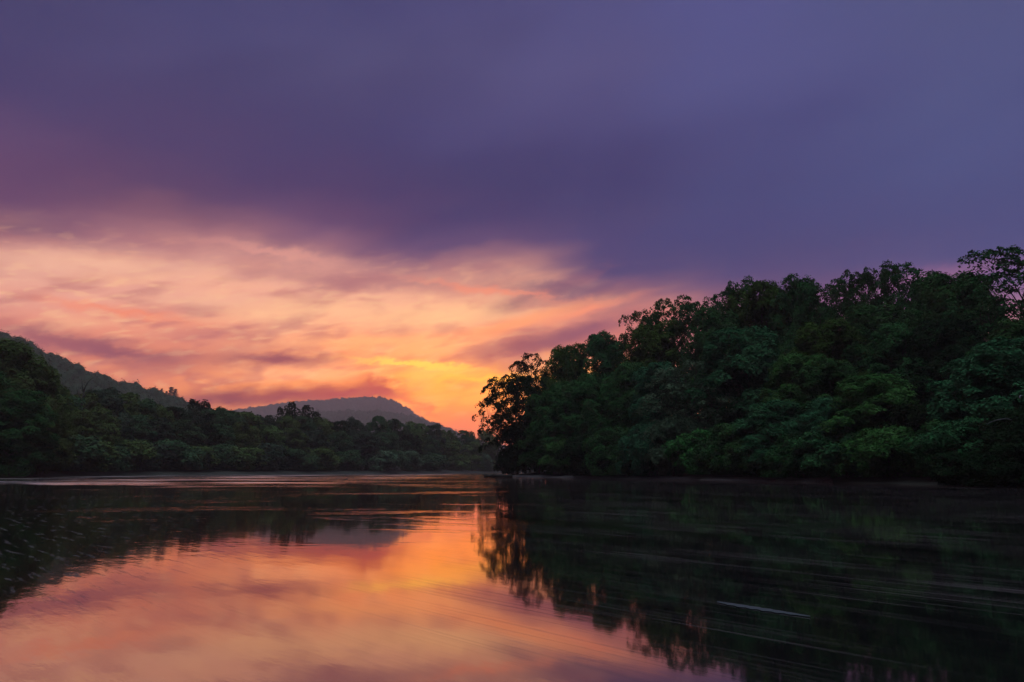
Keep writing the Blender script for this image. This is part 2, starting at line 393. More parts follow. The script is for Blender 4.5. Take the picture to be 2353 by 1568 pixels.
def side_dist(P, line):
    """signed distance to a shoreline walked from behind the camera outwards; > 0 to its right"""
    best = np.full(len(P), 1e9); sg = np.ones(len(P))
    L = np.array(line, float)
    for a, b in zip(L, L[1:]):
        d = b - a; t = np.clip(((P - a) @ d)/(d @ d), 0, 1)
        q = a + t[:, None]*d; v = P - q; r = np.linalg.norm(v, axis=1)
        s = np.sign(d[0]*v[:, 1] - d[1]*v[:, 0])
        k = r < best - 1e-9
        best[k] = r[k]; sg[k] = -s[k]
    return best*sg

def vnoise(x, y, s):
    return (np.sin(x*s*1.3 + 1.7) * np.sin(y*s*1.1 + 0.3) + 0.5*np.sin(x*s*2.9 + y*s*2.3 + 2.1) + 0.3*np.sin(x*s*5.1 - y*s*4.7))/1.8

def land(P):
    r = side_dist(P, RIGHT); l = -side_dist(P, LEFT)
    d = np.maximum(r, l)                                   # > 0 on land
    h = np.where(d > 0, 0.05 + 1.6*(1 - np.exp(-np.maximum(d - 0.4, 0)/9)) + np.clip(d, 0, 3)*0.05 + np.clip(r - 9, 0, 60)*0.11 + np.clip(l - 14, 0, 60)*0.09, np.clip(d*0.12, -1.0, 0))
    return h + np.where(d > 3, 0.2*vnoise(P[:, 0], P[:, 1], 0.15), 0)

gx = np.unique(np.concatenate([np.linspace(-3000, -140, 40), np.linspace(-140, 90, 160), np.linspace(90, 3000, 40)]))
gy = np.unique(np.concatenate([np.linspace(-400, 20, 22), np.linspace(20, 300, 190), np.linspace(300, 560, 60), np.linspace(560, 5000, 44)]))
X, Y = np.meshgrid(gx, gy); P2 = np.stack([X.ravel(), Y.ravel()], 1)
Z = land(P2)
nx, ny = len(gx), len(gy)
idx = np.arange(nx*ny).reshape(ny, nx)
F = np.stack([idx[:-1, :-1], idx[:-1, 1:], idx[1:, 1:], idx[1:, :-1]], -1).reshape(-1, 4)
gr = link('ground', mesh('ground', np.column_stack([P2, Z]), F, EARTH, True)); gr['kind'] = 'structure'

def zland(x, y): return float(land(np.array([[x, y]]))[0])

# water: one sheet; the current runs from far left to near right
wm = bpy.data.materials.new('river_water'); wm.use_nodes = True; t = wm.node_tree; t.nodes.clear(); q = G(t)
ge = q.node('ShaderNodeNewGeometry'); s_ = q.node('ShaderNodeSeparateXYZ'); t.links.new(ge.outputs['Position'], s_.inputs[0])
wx, wy = s_.outputs[0], s_.outputs[1]
FL = R(-42); fx, fy = math.sin(FL), math.cos(FL)
al = q.m('ADD', q.m('MULTIPLY', wx, fx), q.m('MULTIPLY', wy, fy))
ac = q.m('ADD', q.m('MULTIPLY', wx, fy), q.m('MULTIPLY', wy, -fx))
# where the current is ruffled: bands across the far reach and the riffle on the left
big = q.noise(q.xyz(q.m('MULTIPLY', wx, 0.075), q.m('MULTIPLY', wy, 0.20), 0.0), 1.0, 6, 0.68, 0.5)
leftness = q.step(q.m('ADD', q.m('ADD', wx, q.m('MULTIPLY', wy, 0.34)), q.m('MULTIPLY', q.m('SUBTRACT', q.noise(q.xyz(wx, wy, 0.0), 0.5, 3, 0.6), 0.5), 6.0)), 1.2, -2.6)
riffle = q.m('MULTIPLY', q.step(big, 0.52, 0.64), q.m('MULTIPLY', q.step(wy, 8.0, 16.0), q.step(wx, 14.0, -4.0)))
far = q.step(wy, 22.0, 60.0)
big2 = q.noise(q.xyz(q.m('MULTIPLY', wx, 0.045), q.m('MULTIPLY', wy, 0.085), 3.0), 1.0, 6, 0.7, 0.6)
ruffled = q.m('MAXIMUM', q.m('MULTIPLY', q.m('MULTIPLY', q.step(big, 0.55, 0.66), 0.7), q.m('MULTIPLY', q.step(wy, 9.0, 18.0), q.step(wx, 12.0, -2.0))),
              q.m('MULTIPLY', q.m('MULTIPLY', far, q.m('MULTIPLY', q.step(big2, 0.52, 0.62), 0.8)), q.step(wx, 4.0, -8.0)))
rip = q.noise(q.xyz(q.m('MULTIPLY', al, 1.0), q.m('MULTIPLY', ac, 3.2), 0.0), 1.3, 4, 0.6)
rip2 = q.noise(q.xyz(q.m('MULTIPLY', al, 0.35), q.m('MULTIPLY', ac, 1.6), 5.0), 0.9, 3, 0.5)
amp = q.m('ADD', 0.012, q.m('ADD', q.m('MULTIPLY', riffle, 0.26), q.m('MULTIPLY', leftness, 0.07)))
hgt = q.m('ADD', q.m('MULTIPLY', rip, amp), q.m('MULTIPLY', rip2, 0.02))
bp = q.node('ShaderNodeBump'); bp.inputs['Strength'].default_value = 0.35; bp.inputs['Distance'].default_value = 0.10
q.put(bp.inputs['Height'], hgt)
gl = q.node('ShaderNodeBsdfAnisotropic') if False else q.node('ShaderNodeBsdfGlossy')
q.put(gl.inputs['Roughness'], q.m('ADD', 0.042, q.m('ADD', q.m('MULTIPLY', ruffled, 0.11), q.m('MULTIPLY', q.m('MULTIPLY', q.step(big2, 0.46, 0.58), q.step(wx, -8.0, -26.0)), q.m('MULTIPLY', far, 0.20))))); gl.inputs['Color'].default_value = (1.0, 0.86, 0.80, 1)
t.links.new(bp.outputs[0], gl.inputs['Normal'])
body = q.node('ShaderNodeBsdfDiffuse'); body.inputs[0].default_value = (0.004, 0.006, 0.007, 1)
fr = q.node('ShaderNodeFresnel'); fr.inputs[0].default_value = 2.6
mx = q.node('ShaderNodeMixShader'); q.put(mx.inputs[0], q.m('POWER', fr.outputs[0], 0.72)); t.links.new(body.outputs[0], mx.inputs[1]); t.links.new(gl.outputs[0], mx.inputs[2])
# foam smeared along the current; left dashes are sky glints painted as pale flecks
f1 = q.noise(q.xyz(q.m('MULTIPLY', al, 0.14), q.m('MULTIPLY', ac, 7.0), 2.0), 1.0, 3, 0.6)
f2 = q.noise(q.xyz(q.m('MULTIPLY', al, 0.10), q.m('MULTIPLY', ac, 0.5), 8.0), 1.0, 3, 0.5)
f3 = q.noise(q.xyz(q.m('MULTIPLY', al, 1.1), q.m('MULTIPLY', ac, 9.0), 4.0), 1.0, 4, 0.65)
f4 = q.noise(q.xyz(q.m('MULTIPLY', al, 0.30), q.m('MULTIPLY', ac, 21.0), 6.0), 1.0, 2, 0.6)
long_ = q.m('MULTIPLY', q.m('MAXIMUM', q.m('MULTIPLY', q.step(f1, 0.60, 0.72), 0.5), q.step(f4, 0.52, 0.64)), q.step(f2, 0.36, 0.56))
glint_dash = q.m('MULTIPLY', q.m('MULTIPLY', q.step(f3, 0.55, 0.66), leftness), q.step(wy, 4.0, 7.0))
far_right = q.step(wx, -1.5, 1.8, 0.05, 1.0)
foam = q.m('MULTIPLY', q.m('MAXIMUM', q.m('MULTIPLY', q.m('MULTIPLY', long_, far_right), 0.5), q.m('MULTIPLY', glint_dash, 0.6)), q.step(wy, 3.0, 6.0))
fd = q.node('ShaderNodeBsdfDiffuse'); fd.inputs[0].default_value = (0.125, 0.095, 0.105, 1)  # pale pinkish tint shared by the foam and the painted glints
mx2 = q.node('ShaderNodeMixShader'); q.put(mx2.inputs[0], foam); t.links.new(mx.outputs[0], mx2.inputs[1]); t.links.new(fd.outputs[0], mx2.inputs[2])
o_ = q.node('ShaderNodeOutputMaterial'); t.links.new(mx2.outputs[0], o_.inputs[0])
wt = link('water', mesh('water', [(-3000, -400, 0), (3000, -400, 0), (3000, 5000, 0), (-3000, 5000, 0)], [(0, 1, 2, 3)], wm)); wt['kind'] = 'structure'

# ------------------------------------------------------------------ hills with their woods
def interp(x, pts):
    a = np.array(pts, float); return np.interp(x, a[:, 0], a[:, 1])

def make_hill(name, ridge, rd, front, back, mat, step=6, noise=0.0, crown=5.0):
    """ridge: (x, y) sightings of the bare ridge; rd: its distance; a solid hill with a front and a rear slope"""
    xs = np.arange(ridge[0][0], ridge[-1][0] + 1, step); T = np.concatenate([np.linspace(0, 1, 28), 1 + np.linspace(0.1, 1, 10)])
    V = []
    for x in xs:
        d = interp(x, rd); bx, by, bz = sight(x, interp(x, ridge), d); bz = max(bz - crown, 1.0)
        ux, uy = bx/d, 1.0
        d0 = interp(x, front); d1 = d + back
        for t_ in T:
            if t_ <= 1: r = d0 + (d - d0)*t_; h = bz*(math.sin(t_*math.pi/2)**1.15)
            else: r = d + back*(t_ - 1); h = bz*math.cos((t_-1)*math.pi/2)
            wx_, wy_ = ux*r, r
            h += noise*vnoise(np.array(wx_), np.array(wy_), 0.05)*min(1, 3*min(t_, 2 - t_))*(0 if 0.93 < t_ < 1.1 else 1)
            V.append((wx_, wy_, h if 0 < t_ < 2 else -0.5))
    n, m_ = len(xs), len(T)
    ii = np.arange(n*m_).reshape(n, m_)
    F = np.stack([ii[:-1, :-1], ii[1:, :-1], ii[1:, 1:], ii[:-1, 1:]], -1).reshape(-1, 4)
    o = link(name, mesh(name, V, F, mat, True)); o['kind'] = 'structure'
    return np.array(V).reshape(n, m_, 3)

def woods(name, S, n, leafkey, per, leaf, rad, tmax, seed, extra=0):
    """far woods on a slope: many small crowns of leaf clumps, one mass"""
    rg = np.random.default_rng(seed); a, b, _ = S.shape; Vs, Fs, off = [], [], 0
    for k in range(n + extra):
        i = rg.uniform(0, a - 1.001); j = rg.uniform(2, tmax) if k < n else rg.uniform(25.5, 28.5)
        i0, j0 = int(i), int(j); u, v = i - i0, j - j0
        p = S[i0, j0]*(1-u)*(1-v) + S[i0+1, j0]*u*(1-v) + S[i0, j0+1]*(1-u)*v + S[i0+1, j0+1]*u*v
        r = rad*rg.uniform(0.6, 1.25); h = r*rg.uniform(0.9, 1.6)
        d = rg.normal(0, 1, (per, 3)); d[:, 2] = np.abs(d[:, 2]) - 0.25; d /= np.linalg.norm(d, axis=1, keepdims=True)
        bump = 1 + 0.22*np.sin(d[:, :1]*5 + rg.uniform(0, 6)) * np.sin(d[:, 1:2]*5 + rg.uniform(0, 6))
        th = np.linspace(-0.6, 1.45, 5); ph = np.linspace(0, 2*math.pi, 8)[:-1] + rg.uniform(0, 1)
        q_ = np.array([[math.cos(a)*math.cos(b)*r*0.8, math.sin(a)*math.cos(b)*r*0.8, math.sin(b)*h*0.8] for b in th for a in ph])*rg.uniform(0.88, 1.12, (35, 1)) + p + np.array([0, 0, h*0.55])
        cf = np.array([(m*7 + l, m*7 + (l+1) % 7, (m+1)*7 + (l+1) % 7, (m+1)*7 + l) for m in range(4) for l in range(7)])
        Vs.append(q_); Fs.append(cf + off); off += 35
        C = p + np.array([0, 0, h*0.55]) + d*np.array([r, r, h])*bump*rg.uniform(0.78, 0.95, (per, 1))
        v_, f_ = leaves(C, d + np.array([0, 0, 0.4]), leaf, rg, 0.45, 1.3); Vs.append(v_); Fs.append(f_ + off); off += len(v_)
    o = link(name, mesh(name, np.concatenate(Vs), np.concatenate(Fs), LEAF[leafkey])); o['kind'] = 'stuff'
    return o

S1 = make_hill('hill', [(-420,690),(-250,734),(-100,774),(0,797),(40,806),(100,832),(180,864),(270,895),(340,908),(390,923),(440,941),(500,955),(560,962),(640,985),(760,1030)],
               [(-420,860),(0,860),(400,940),(760,1050)], [(-420,260),(0,280),(200,310),(400,360),(600,420),(760,500)], 420, EARTH, 6, 2.0, 12.5)
o = woods('hillside_woods', S1, 4200, 'dusk', 170, 1.05, 6.0, 29, 5, 420)
tag(o, 'dark green woods covering the slope of the hill behind the left bank', 'woods')
S2 = make_hill('far_hill', [(420,960),(540,940),(600,932),(700,920),(800,914),(870,911),(895,915),(915,924),(940,940),(965,956),(990,971),(1030,988),(1100,1010),(1250,1040)],
               [(420,4100),(1250,4100)], [(420,3100),(1250,3100)], 600, EARTH, 6, 2.0, 30)
o = woods('far_hill_woods', S2, 5200, 'dusk', 60, 4.0, 11.5, 29, 6, 420)
tag(o, 'purple hazy woods covering the farthest hill under the sunset cloud', 'woods')
S3 = make_hill('low_ridge', [(560,975),(640,962),(700,952),(780,950),(850,950),(910,956),(960,966),(1010,982),(1080,1010),(1160,1040)],
               [(560,2500),(1160,2500)], [(560,1900),(1160,1900)], 300, EARTH, 6, 1.2, 18)
o = woods('low_ridge_woods', S3, 1700, 'dusk', 70, 3.6, 12.0, 29, 8, 230)
tag(o, 'dusky woods on the low ridge in front of the farthest hill', 'woods')

# ------------------------------------------------------------------ trees, one by one
ORD = ['', 'first', 'second', 'third', 'fourth', 'fifth', 'sixth', 'seventh', 'eighth', 'ninth', 'tenth', 'eleventh', 'twelfth', 'thirteenth', 'fourteenth', 'fifteenth',
       'sixteenth', 'seventeenth', 'eighteenth', 'nineteenth', 'twentieth', 'twenty-first', 'twenty-second', 'twenty-third', 'twenty-fourth', 'twenty-fifth', 'twenty-sixth', 'twenty-seventh', 'twenty-eighth', 'twenty-ninth', 'thirtieth']

def tree(name, key, leafkey, x, ytop, d, w, label, group=None, cat='tree', rz=None, base=None):
    p = PROTO[key]
    bx, by, zt = sight(x, ytop, d)
    zb = (zland(bx, by) if base is None else base) - 0.05
    zb = max(zb, 0.0)
    o = empty(name, (bx, by, zb)); h = max(zt - zb, 0.6)
    k = w/p['W']
    o.scale = (k, k, h/p['H'])
    o.rotation_euler = (0, 0, rng.uniform(0, 6.28) if rz is None else R(rz))
    link('trunk', p['trunk'], o); link('crown', crown_of(key, leafkey), o)
    tag(o, label, cat, group)
    return o

RB = 'trees along the right bank'
RIGHT_TREES = [
    # key, leaf, x, top, dist, width, rz, label
    ('tip', 'dark', 1192, 866, 136, 13.0, 0, 'open lacy tree at the tip of the right bank, dark against the orange sky'),
    ('airy_b', 'dark', 1228, 818, 143, 10, 0, 'taller airy tree just behind the lacy tree at the tip of the right bank'),
    ('full_b', 'deep', 1262, 905, 130, 9, None, 'olive-green tree with sunset gaps on its left, inside the tip of the right bank'),
    ('full_a', 'yellow', 1300, 795, 140, 11, None, 'tall tree with ragged orange-edged top, left of the dark wooded slope'),
    ('full_c', 'deep', 1292, 880, 124, 10, None, 'dark rounded tree hanging over the bank, left of the draping dark column tree'),
    ('airy_a', 'deep', 1345, 788, 138, 8, None, 'thin-topped tree with small tufts against the salmon sky'),
    ('full_b', 'deep', 1395, 768, 132, 11, None, 'tree with a tuft standing up beside bare twigs on the skyline'),
    ('full_c', 'deep', 1365, 860, 117, 10, None, 'draping dark column-like tree whose foliage falls in folds to the water'),
    ('full_a', 'deep', 1440, 835, 116, 10, None, 'second dark tree with foliage falling in folds, right of the column-like one'),
    ('airy_b', 'deep', 1468, 712, 128, 9, 180, 'lacy tree that starts the higher skyline at its step up'),
    ('full_a', 'yellow', 1500, 745, 122, 12, None, 'olive crown directly below the lacy tree at the skyline step'),
    ('airy_a', 'deep', 1545, 688, 126, 10, None, 'see-through tall crown with round tufts on the higher skyline'),
    ('full_b', 'blue', 1520, 838, 106, 9, None, 'dim blue-green tree between the folded dark trees and the grey-green leaning one'),
    ('airy_a', 'deep', 1612, 690, 122, 9, None, 'see-through crown beside the dark dome on the higher skyline'),
    ('full_a', 'deep', 1650, 712, 112, 11, None, 'black-green crown filling the hollow above the big fresh green dome'),
    ('airy_b', 'deep', 1690, 645, 116, 9, None, 'feathery round crown rising above its neighbours on the skyline'),
    ('airy_b', 'grey', 1592, 838, 99, 12, 20, 'pale grey-green leaning tree with thin leaves over the water'),
    ('full_c', 'blue', 1715, 762, 97, 13, None, 'big dome-shaped blue-green tree in the middle of the right bank'),
    ('full_b', 'yellow', 1752, 656, 112, 12, None, 'broad olive crown right of the feathery round crown on the skyline'),
    ('full_a', 'deep', 1830, 648, 108, 11, None, 'dark smooth-topped crown with small light holes below it'),
    ('full_b', 'green', 1822, 815, 86, 9, None, 'bright green tree with stepped layers, right of the blue-green dome'),
    ('airy_a', 'deep', 1890, 652, 104, 9, None, 'thin dark crown left of the two umbrella-shaped tops'),
    ('full_b', 'yellow', 1905, 742, 92, 10, None, 'yellowish green tree with a pointed left shoulder in mid slope'),
    ('airy_a', 'deep', 1957, 628, 100, 7, None, 'small umbrella-shaped top on a thin stem, left one of two'),
    ('airy_b', 'deep', 2008, 612, 100, 8, None, 'larger umbrella-shaped top with its stem showing, right one of two'),
    ('full_a', 'deep', 2010, 700, 92, 11, None, 'mid green crown below the umbrella-shaped tops'),
    ('airy_a', 'deep', 2078, 616, 98, 9, None, 'lacy flat-topped crown right of the umbrella-shaped tops'),
    ('full_b', 'deep', 2060, 745, 80, 9, None, 'green tree with shelving sprays left of the black hollow in the bank'),
    ('full_a', 'deep', 2142, 632, 92, 10, None, 'round-headed skyline crown between the lacy flat top and the bare ash'),
    ('full_c', 'deep', 2205, 640, 86, 11, None, 'dense skyline crown touching the open ash tree'),
    ('full_c', 'dark', 2178, 742, 76, 9, None, 'black-green tree at the back of the dark hollow in the bank'),
    ('airy_b', 'deep', 2318, 560, 74, 12.5, 180, 'tall open ash at the right edge with branches showing through its leaves'),
    ('full_a', 'deep', 2330, 735, 66, 9, None, 'dark tree under the tall open ash at the right edge'),
    ('full_c', 'blue', 2275, 790, 58, 9, None, 'blue-green tree with spreading shelves right of the dark hollow'),
    ('full_b', 'deep', 1915, 835, 78, 8, None, 'light-tipped tree behind the brightest clump on the right bank'),
    ('full_c', 'green', 2010, 868, 70, 9, None, 'brightest yellow-tipped clump-like tree leaning over the water'),
    ('full_c', 'blue', 1790, 925, 80, 9, None, 'low blue-green tree drooping to the water below the bright stepped tree'),
    ('full_a', 'blue', 1900, 915, 72, 7, None, 'teal tree with rounded tufts left of the brightest clump'),
]
for key, lk, x, y, d, w, rz, lab in RIGHT_TREES:
    tree('broadleaf_tree', key, lk, x, y, d, w*(0.92 if key.startswith('full') else 1.0), lab, RB, rz=rz)
RS = 'shrubs hanging over the right bank'
SHRUBS = [
    ('bush_b', 'dark', 1206, 975, 132, 8, 'dark shrub under the lacy tree at the tip of the right bank'),
    ('bush_b', 'dark', 1176, 1036, 131, 5, 'low dark shrub at the very point of the right bank above the snag'),
    ('bush_b', 'deep', 1238, 1000, 126, 7, 'olive shrub at the waterline beside the snag at the bank tip'),
    ('bush_b', 'green', 1292, 1010, 119, 7, 'fresh green shrub above the pale gravel strip'),
    ('bush_a', 'dark', 1350, 1000, 112, 8, 'black-green shrub below the draping column-like tree'),
    ('bush_a', 'deep', 1420, 985, 107, 8, 'trailing shrub below the second folded tree'),
    ('bush_a', 'blue', 1490, 975, 102, 8, 'teal shrub left of the grey-green leaning tree at the water'),
    ('bush_b', 'grey', 1545, 960, 97, 7, 'greyish shrub directly below the grey-green leaning tree'),
    ('bush_a', 'green', 1625, 990, 92, 8, 'shrub with lit fringe under the pale leaning branches'),
    ('bush_a', 'deep', 1690, 975, 86, 8, 'dark shrub below the blue-green dome'),
    ('bush_b', 'deep', 1745, 1010, 81, 6, 'small dim shrub between the dome and the drooping low tree'),
    ('bush_a', 'deep', 1845, 1000, 74, 7, 'dim layered shrub below the teal tree with tufts'),
    ('bush_b', 'deep', 1935, 990, 69, 7, 'shrub with a lower bright spray just above the black water edge'),
    ('bush_a', 'green', 2030, 985, 64, 7, 'shrub under the brightest clump with leaf tips over the water'),
    ('bush_a', 'dark', 2105, 930, 64, 7, 'dark shrub in the mouth of the black hollow'),
    ('bush_b', 'deep', 2180, 960, 58, 6, 'dim shrub right of the black hollow at the waterline'),
    ('bush_a', 'blue', 2255, 965, 53, 7, 'blue-green shrub left of the pale dead branch'),
    ('bush_b', 'dark', 2225, 1035, 50, 4.5, 'small dark shrub at the waterline left of the pale dead branch'),
    ('bush_a', 'dark', 2335, 1020, 46.5, 5.5, 'low dark shrub below the pale dead branch at the right edge'),
    ('bush_a', 'dark', 2345, 940, 50, 7, 'dark shrub at the right edge behind the pale dead branch'),
]
for key, lk, x, y, d, w, lab in SHRUBS:
    tree('bank_shrub', key, lk, x, y, d, w, lab, RS, 'shrub')

LB = 'trees along the far left bank'
LEFT_TREES = [
    ('full_c', 'olive', 22, 790, 128, 15, 'large leafy tree with cloud-like pads at the left edge'),
    ('full_b', 'olive', 88, 835, 133, 10, 'leaning tree with a round pad of leaves, right of the large left-edge tree'),
    ('full_a', 'deep', -45, 850, 118, 12, 'dark tree at the very left edge in front of the large leafy one'),
    ('full_c', 'deep', 40, 900, 120, 11, 'bushy green tree hanging over the water at the left edge'),
    ('full_a', 'olive', 105, 925, 130, 9, 'yellow-green tree with a pointed top below the round pad of leaves'),
]
for key, lk, x, y, d, w, lab in LEFT_TREES:
    tree('broadleaf_tree', key, lk, x, y, d, w, lab, LB)
TONE = {'dark': 'dark', 'muted': 'muted green', 'dusk': 'dull green', 'deep': 'deep green', 'grey': 'greyish green', 'yellow': 'yellow-green', 'olive': 'olive', 'blue': 'blue-green', 'green': 'mid green'}
SHAPE = {'far_a': 'ragged', 'far_b': 'narrow-domed', 'far_c': 'broad drooping', 'far_bush': 'low rounded'}
def bankd(x): return interp(x, [(0, 122), (150, 145), (300, 178), (600, 222), (900, 290), (1150, 400)])
back = [(140,893),(185,905),(232,894),(276,905),(318,918),(352,924),(395,938),(436,940),(480,944),(522,940),(566,947),(612,956),(655,956),(700,958),(735,960),(772,968),(816,962),(868,957),(910,964),(955,971),(996,976),(1030,990),(1072,990),(1120,990)]
kk = ['far_a', 'far_b', 'far_c', 'far_b', 'far_a', 'far_c', 'far_b']; ll = ['muted', 'olive', 'dusk', 'olive', 'muted', 'olive', 'dark', 'dusk', 'muted']
for i, (x, y) in enumerate(back):
    k, l = kk[i % 7], ll[i % 9]; d = bankd(x) + 22
    tree('far_bank_tree', k, l, x, y, d, 10.5 + (i*5 % 4), f'{SHAPE[k]} {TONE[l]} tree in the far bank back row, {ORD[i+1]} from left', LB)
mid = [(165,945),(215,938),(262,948),(305,955),(360,962),(410,968),(460,972),(505,975),(560,972),(615,978),(668,985),(720,988),(780,992),(835,990),(890,994),(940,998),(985,1003),(1035,1012),(1085,1015),(1128,1012)]
for i, (x, y) in enumerate(mid):
    k, l = kk[(i*3 + 1) % 7], ll[(i*2 + 3) % 9]; d = bankd(x) + 11
    tree('far_bank_tree', k, l, x, y, d, 9.5 + (i*7 % 4), f'{SHAPE[k]} {TONE[l]} tree in the far bank middle row, {ORD[i+1]} from left', LB)
front = [(18,1000),(66,1008),(112,1012),(150,1000),(192,1010),(240,1015),(290,1010),(345,1018),(392,1012),(440,1025),(498,1022),(552,1028),(610,1020),(672,1032),(735,1030),(800,1035),(876,1036),(938,1036),(990,1044),(1050,1046),(1110,1044)]
for i, (x, y) in enumerate(front):
    l = ['muted', 'olive', 'dusk', 'muted', 'olive'][i % 5]; d = bankd(x) + 4
    if x in (876, 938, 1110): l = 'grey'
    tree('bank_shrub', 'far_bush', l, x, y, d, 10 + (i*3 % 5), f'low rounded {TONE[l]} shrub at the far waterline, {ORD[i+1]} from the left', 'shrubs along the far waterline', 'shrub')
TALL = [(652,936,5,'short feathery stem left of the two tallest thin trees on the far bank'),(671,924,6,'tallest thin dark tree above the far bank woods'),(704,931,6,'sparse thin tree with open top right of the tallest thin one'),
        (726,946,5,'small sparse tree right of the group of thin tall ones'),(451,917,6,'lone thin tree poking above the ridge foot right of the pines'),(470,926,6,'forked thin tree on the skyline just right of the lone thin one')]
for x, y, w, lab in TALL:
    tree('thin_tree', 'far_thin', 'dark', x, y, bankd(x) + 30, w, lab, 'thin tall trees above the far bank')

# pines on the ridge
def make_pine(seed):
    rg = np.random.default_rng(seed); wd = Wood(); H = 16.0
    wd.add([(0.2*math.sin(t*4 + seed), 0, H*t) for t in np.linspace(0, 1, 7)], [0.4*(1 - 0.9*t) for t in np.linspace(0, 1, 7)], 6)
    Vs, Fs, off = [], [], 0
    for i in range(15):
        h = H*(0.30 + 0.68*i/14); a = i*2.4 + rg.uniform(-0.5, 0.5); L = (1 - (h/H)**2*0.75)*4.2*rg.uniform(0.45, 1.1)
        e = np.array([math.cos(a)*L, math.sin(a)*L, h + 0.5]); wd.add(bent((0, 0, h), e, rg, 4, 0.05), [0.12, 0.09, 0.06, 0.03], 4)
        for f in (0.55, 0.8, 1.0):
            c = np.array([0, 0, h])*(1-f) + e*f
            P = c + rg.normal(0, 1, (60, 3))*np.array([0.8, 0.8, 0.28]); v, fc = leaves(P, np.tile([0, 0, 1.0], (60, 1)), 0.6, rg, 0.6, 1.6)
            Vs.append(v); Fs.append(fc + off); off += len(v)
    return mesh('crown', np.concatenate(Vs), np.concatenate(Fs), LEAF['pine']), wd.mesh('trunk', BARK)
pines = [make_pine(3), make_pine(8)]
PINE = [(372,893,906,'lone flat-topped pine on the ridge, left of the pine trio'),(383,899,913,'shortest pine of the trio on the ridge'),(394,890,918,'tallest pine in the middle of the ridge line of pines'),(404,894,920,'pine with a long side branch at the right end of the ridge pines')]
for i, (x, y, yb, lab) in enumerate(PINE):
    d = interp(x, [(0, 860), (400, 940)]) - 1; bx, by, zt = sight(x, y, d); zb = sight(x, yb, d)[2] - 2.0
    o = empty('ridge_pine', (bx, by, zb)); k = (zt - zb)/16.5; o.scale = (k, k, k); o.rotation_euler = (0, 0, i*1.9)
    link('trunk', pines[i % 2][1], o); link('crown', pines[i % 2][0], o)
    tag(o, lab, 'pine', 'pines on the ridge of the hill')

# bare dead tree standing among the far-left trees
wd = Wood(); rg = np.random.default_rng(4)
d = 168; bx, by, zt = sight(194, 868, d); zb = zland(bx, by)
H = zt - zb
wd.add([(0, 0, 0), (0.2, 0, H*0.4), (-0.1, 0, H*0.7), (0.25, 0.1, H*0.86)], [0.35, 0.3, 0.22, 0.15], 8)
for a, h, e in ((0, .84, (1.9, 0.3, 1.0)), (0, .84, (-0.6, 0, .99)), (0, .76, (-1.9, 0.2, .93)), (0, .78, (2.6, -0.3, .88)), (0, .65, (1.6, 0.4, .74)), (0, .6, (-1.5, -0.3, .70))):
    wd.add(bent((0.1, 0, H*h), (e[0], e[1], H*e[2]), rg, 5, 0.08), [0.14, 0.12, 0.09, 0.06, 0.03], 5)
o = link('dead_tree', wd.mesh('dead_tree', BARK)); o.location = (bx, by, zb)
tag(o, 'bare dead tree with crooked limbs standing in front of the hill', 'dead tree')

for x, y, d, lab in ((1384, 757, 134, 'bare grey twigs of a dead treetop on the skyline left of the lacy crowns'), (1642, 668, 118, 'bare dead treetop among the lacy crowns on the higher skyline')):
    wd = Wood(); bx, by, zt = sight(x, y, d); zb = zland(bx, by); H = zt - zb; rg = np.random.default_rng(int(x))
    wd.add([(0, 0, 0), (0.2, 0, H*0.5), (0, 0, H*0.8), (0.1, 0, H*0.93)], [0.22, 0.16, 0.09, 0.05], 7)
    for k in range(11):
        h = H*rg.uniform(0.78, 0.92); a = rg.uniform(0, 6.28); L = rg.uniform(0.8, 1.9)
        e = np.array([math.cos(a)*L*0.6, math.sin(a)*L*0.6, min(h + L, H)]); pth = bent((0.05, 0, h), e, rg, 4, 0.08)
        wd.add(pth, [0.05, 0.04, 0.03, 0.02], 4); wd.add(bent(pth[2], pth[2] + np.array([rg.normal(0, .4), 0, 0.5]), rg, 3, 0.05), [0.03, 0.025, 0.015], 4)
    o = link('dead_tree', wd.mesh('dead_tree', BARK)); o.location = (bx, by, zb)
    tag(o, lab, 'dead tree')

# ------------------------------------------------------------------ the bank tip: snag, log, gravel
bx, by = sight(1165, 1090, 130)[:2]
wd = Wood(); wd.add([(1.6, 0.2, 0.05), (0.4, 0, 0.65), (-1.0, 0, 1.5), (-1.8, 0, 2.4), (-1.7, 0, 3.6), (-1.4, 0.2, 5.2)], [0.26, 0.24, 0.2, 0.16, 0.12, 0.08], 8)
wd.add([(-1.5, 0, 2.05), (-2.2, -0.1, 2.35), (-3.0, -0.1, 2.55)], [0.14, 0.12, 0.05], 6)
wd.add([(-2.2, -0.1, 2.35), (-2.6, -0.15, 2.8)], [0.10, 0.06], 5)
o = link('leaning_snag', wd.mesh('leaning_snag', BARK)); o.location = (bx, by, 0.0)
tag(o, 'dark leaning snag that curves up out of the bank tip over the water', 'snag')
wd = Wood(); lx, ly = sight(1142, 1094, 127)[:2]
wd.add([(-2.2, 0, 0.12), (-1.0, 0.1, 0.22), (0.6, 0, 0.26), (2.6, -0.2, 0.2)], [0.18, 0.24, 0.26, 0.22], 9)
o = link('driftwood_log', wd.mesh('driftwood_log', DRIFT)); o.location = (lx, ly, 0.02)
tag(o, 'grey driftwood log lying in the shallows beneath the leaning snag', 'log')
wd = Wood(); rx, ry = sight(1124, 1094, 126.5)[:2]; rg = np.random.default_rng(9)
for k in range(9):
    a = k*0.7; e = (math.cos(a)*rg.uniform(0.7, 1.3), math.sin(a)*0.5, 0.25 + rg.uniform(0, 0.45))
    wd.add(bent((0, 0, 0.18), e, rg, 4, 0.1), [0.16, 0.13, 0.09, 0.05], 5)
o = link('root_mass', wd.mesh('root_mass', BARK)); o.location = (rx, ry, 0)
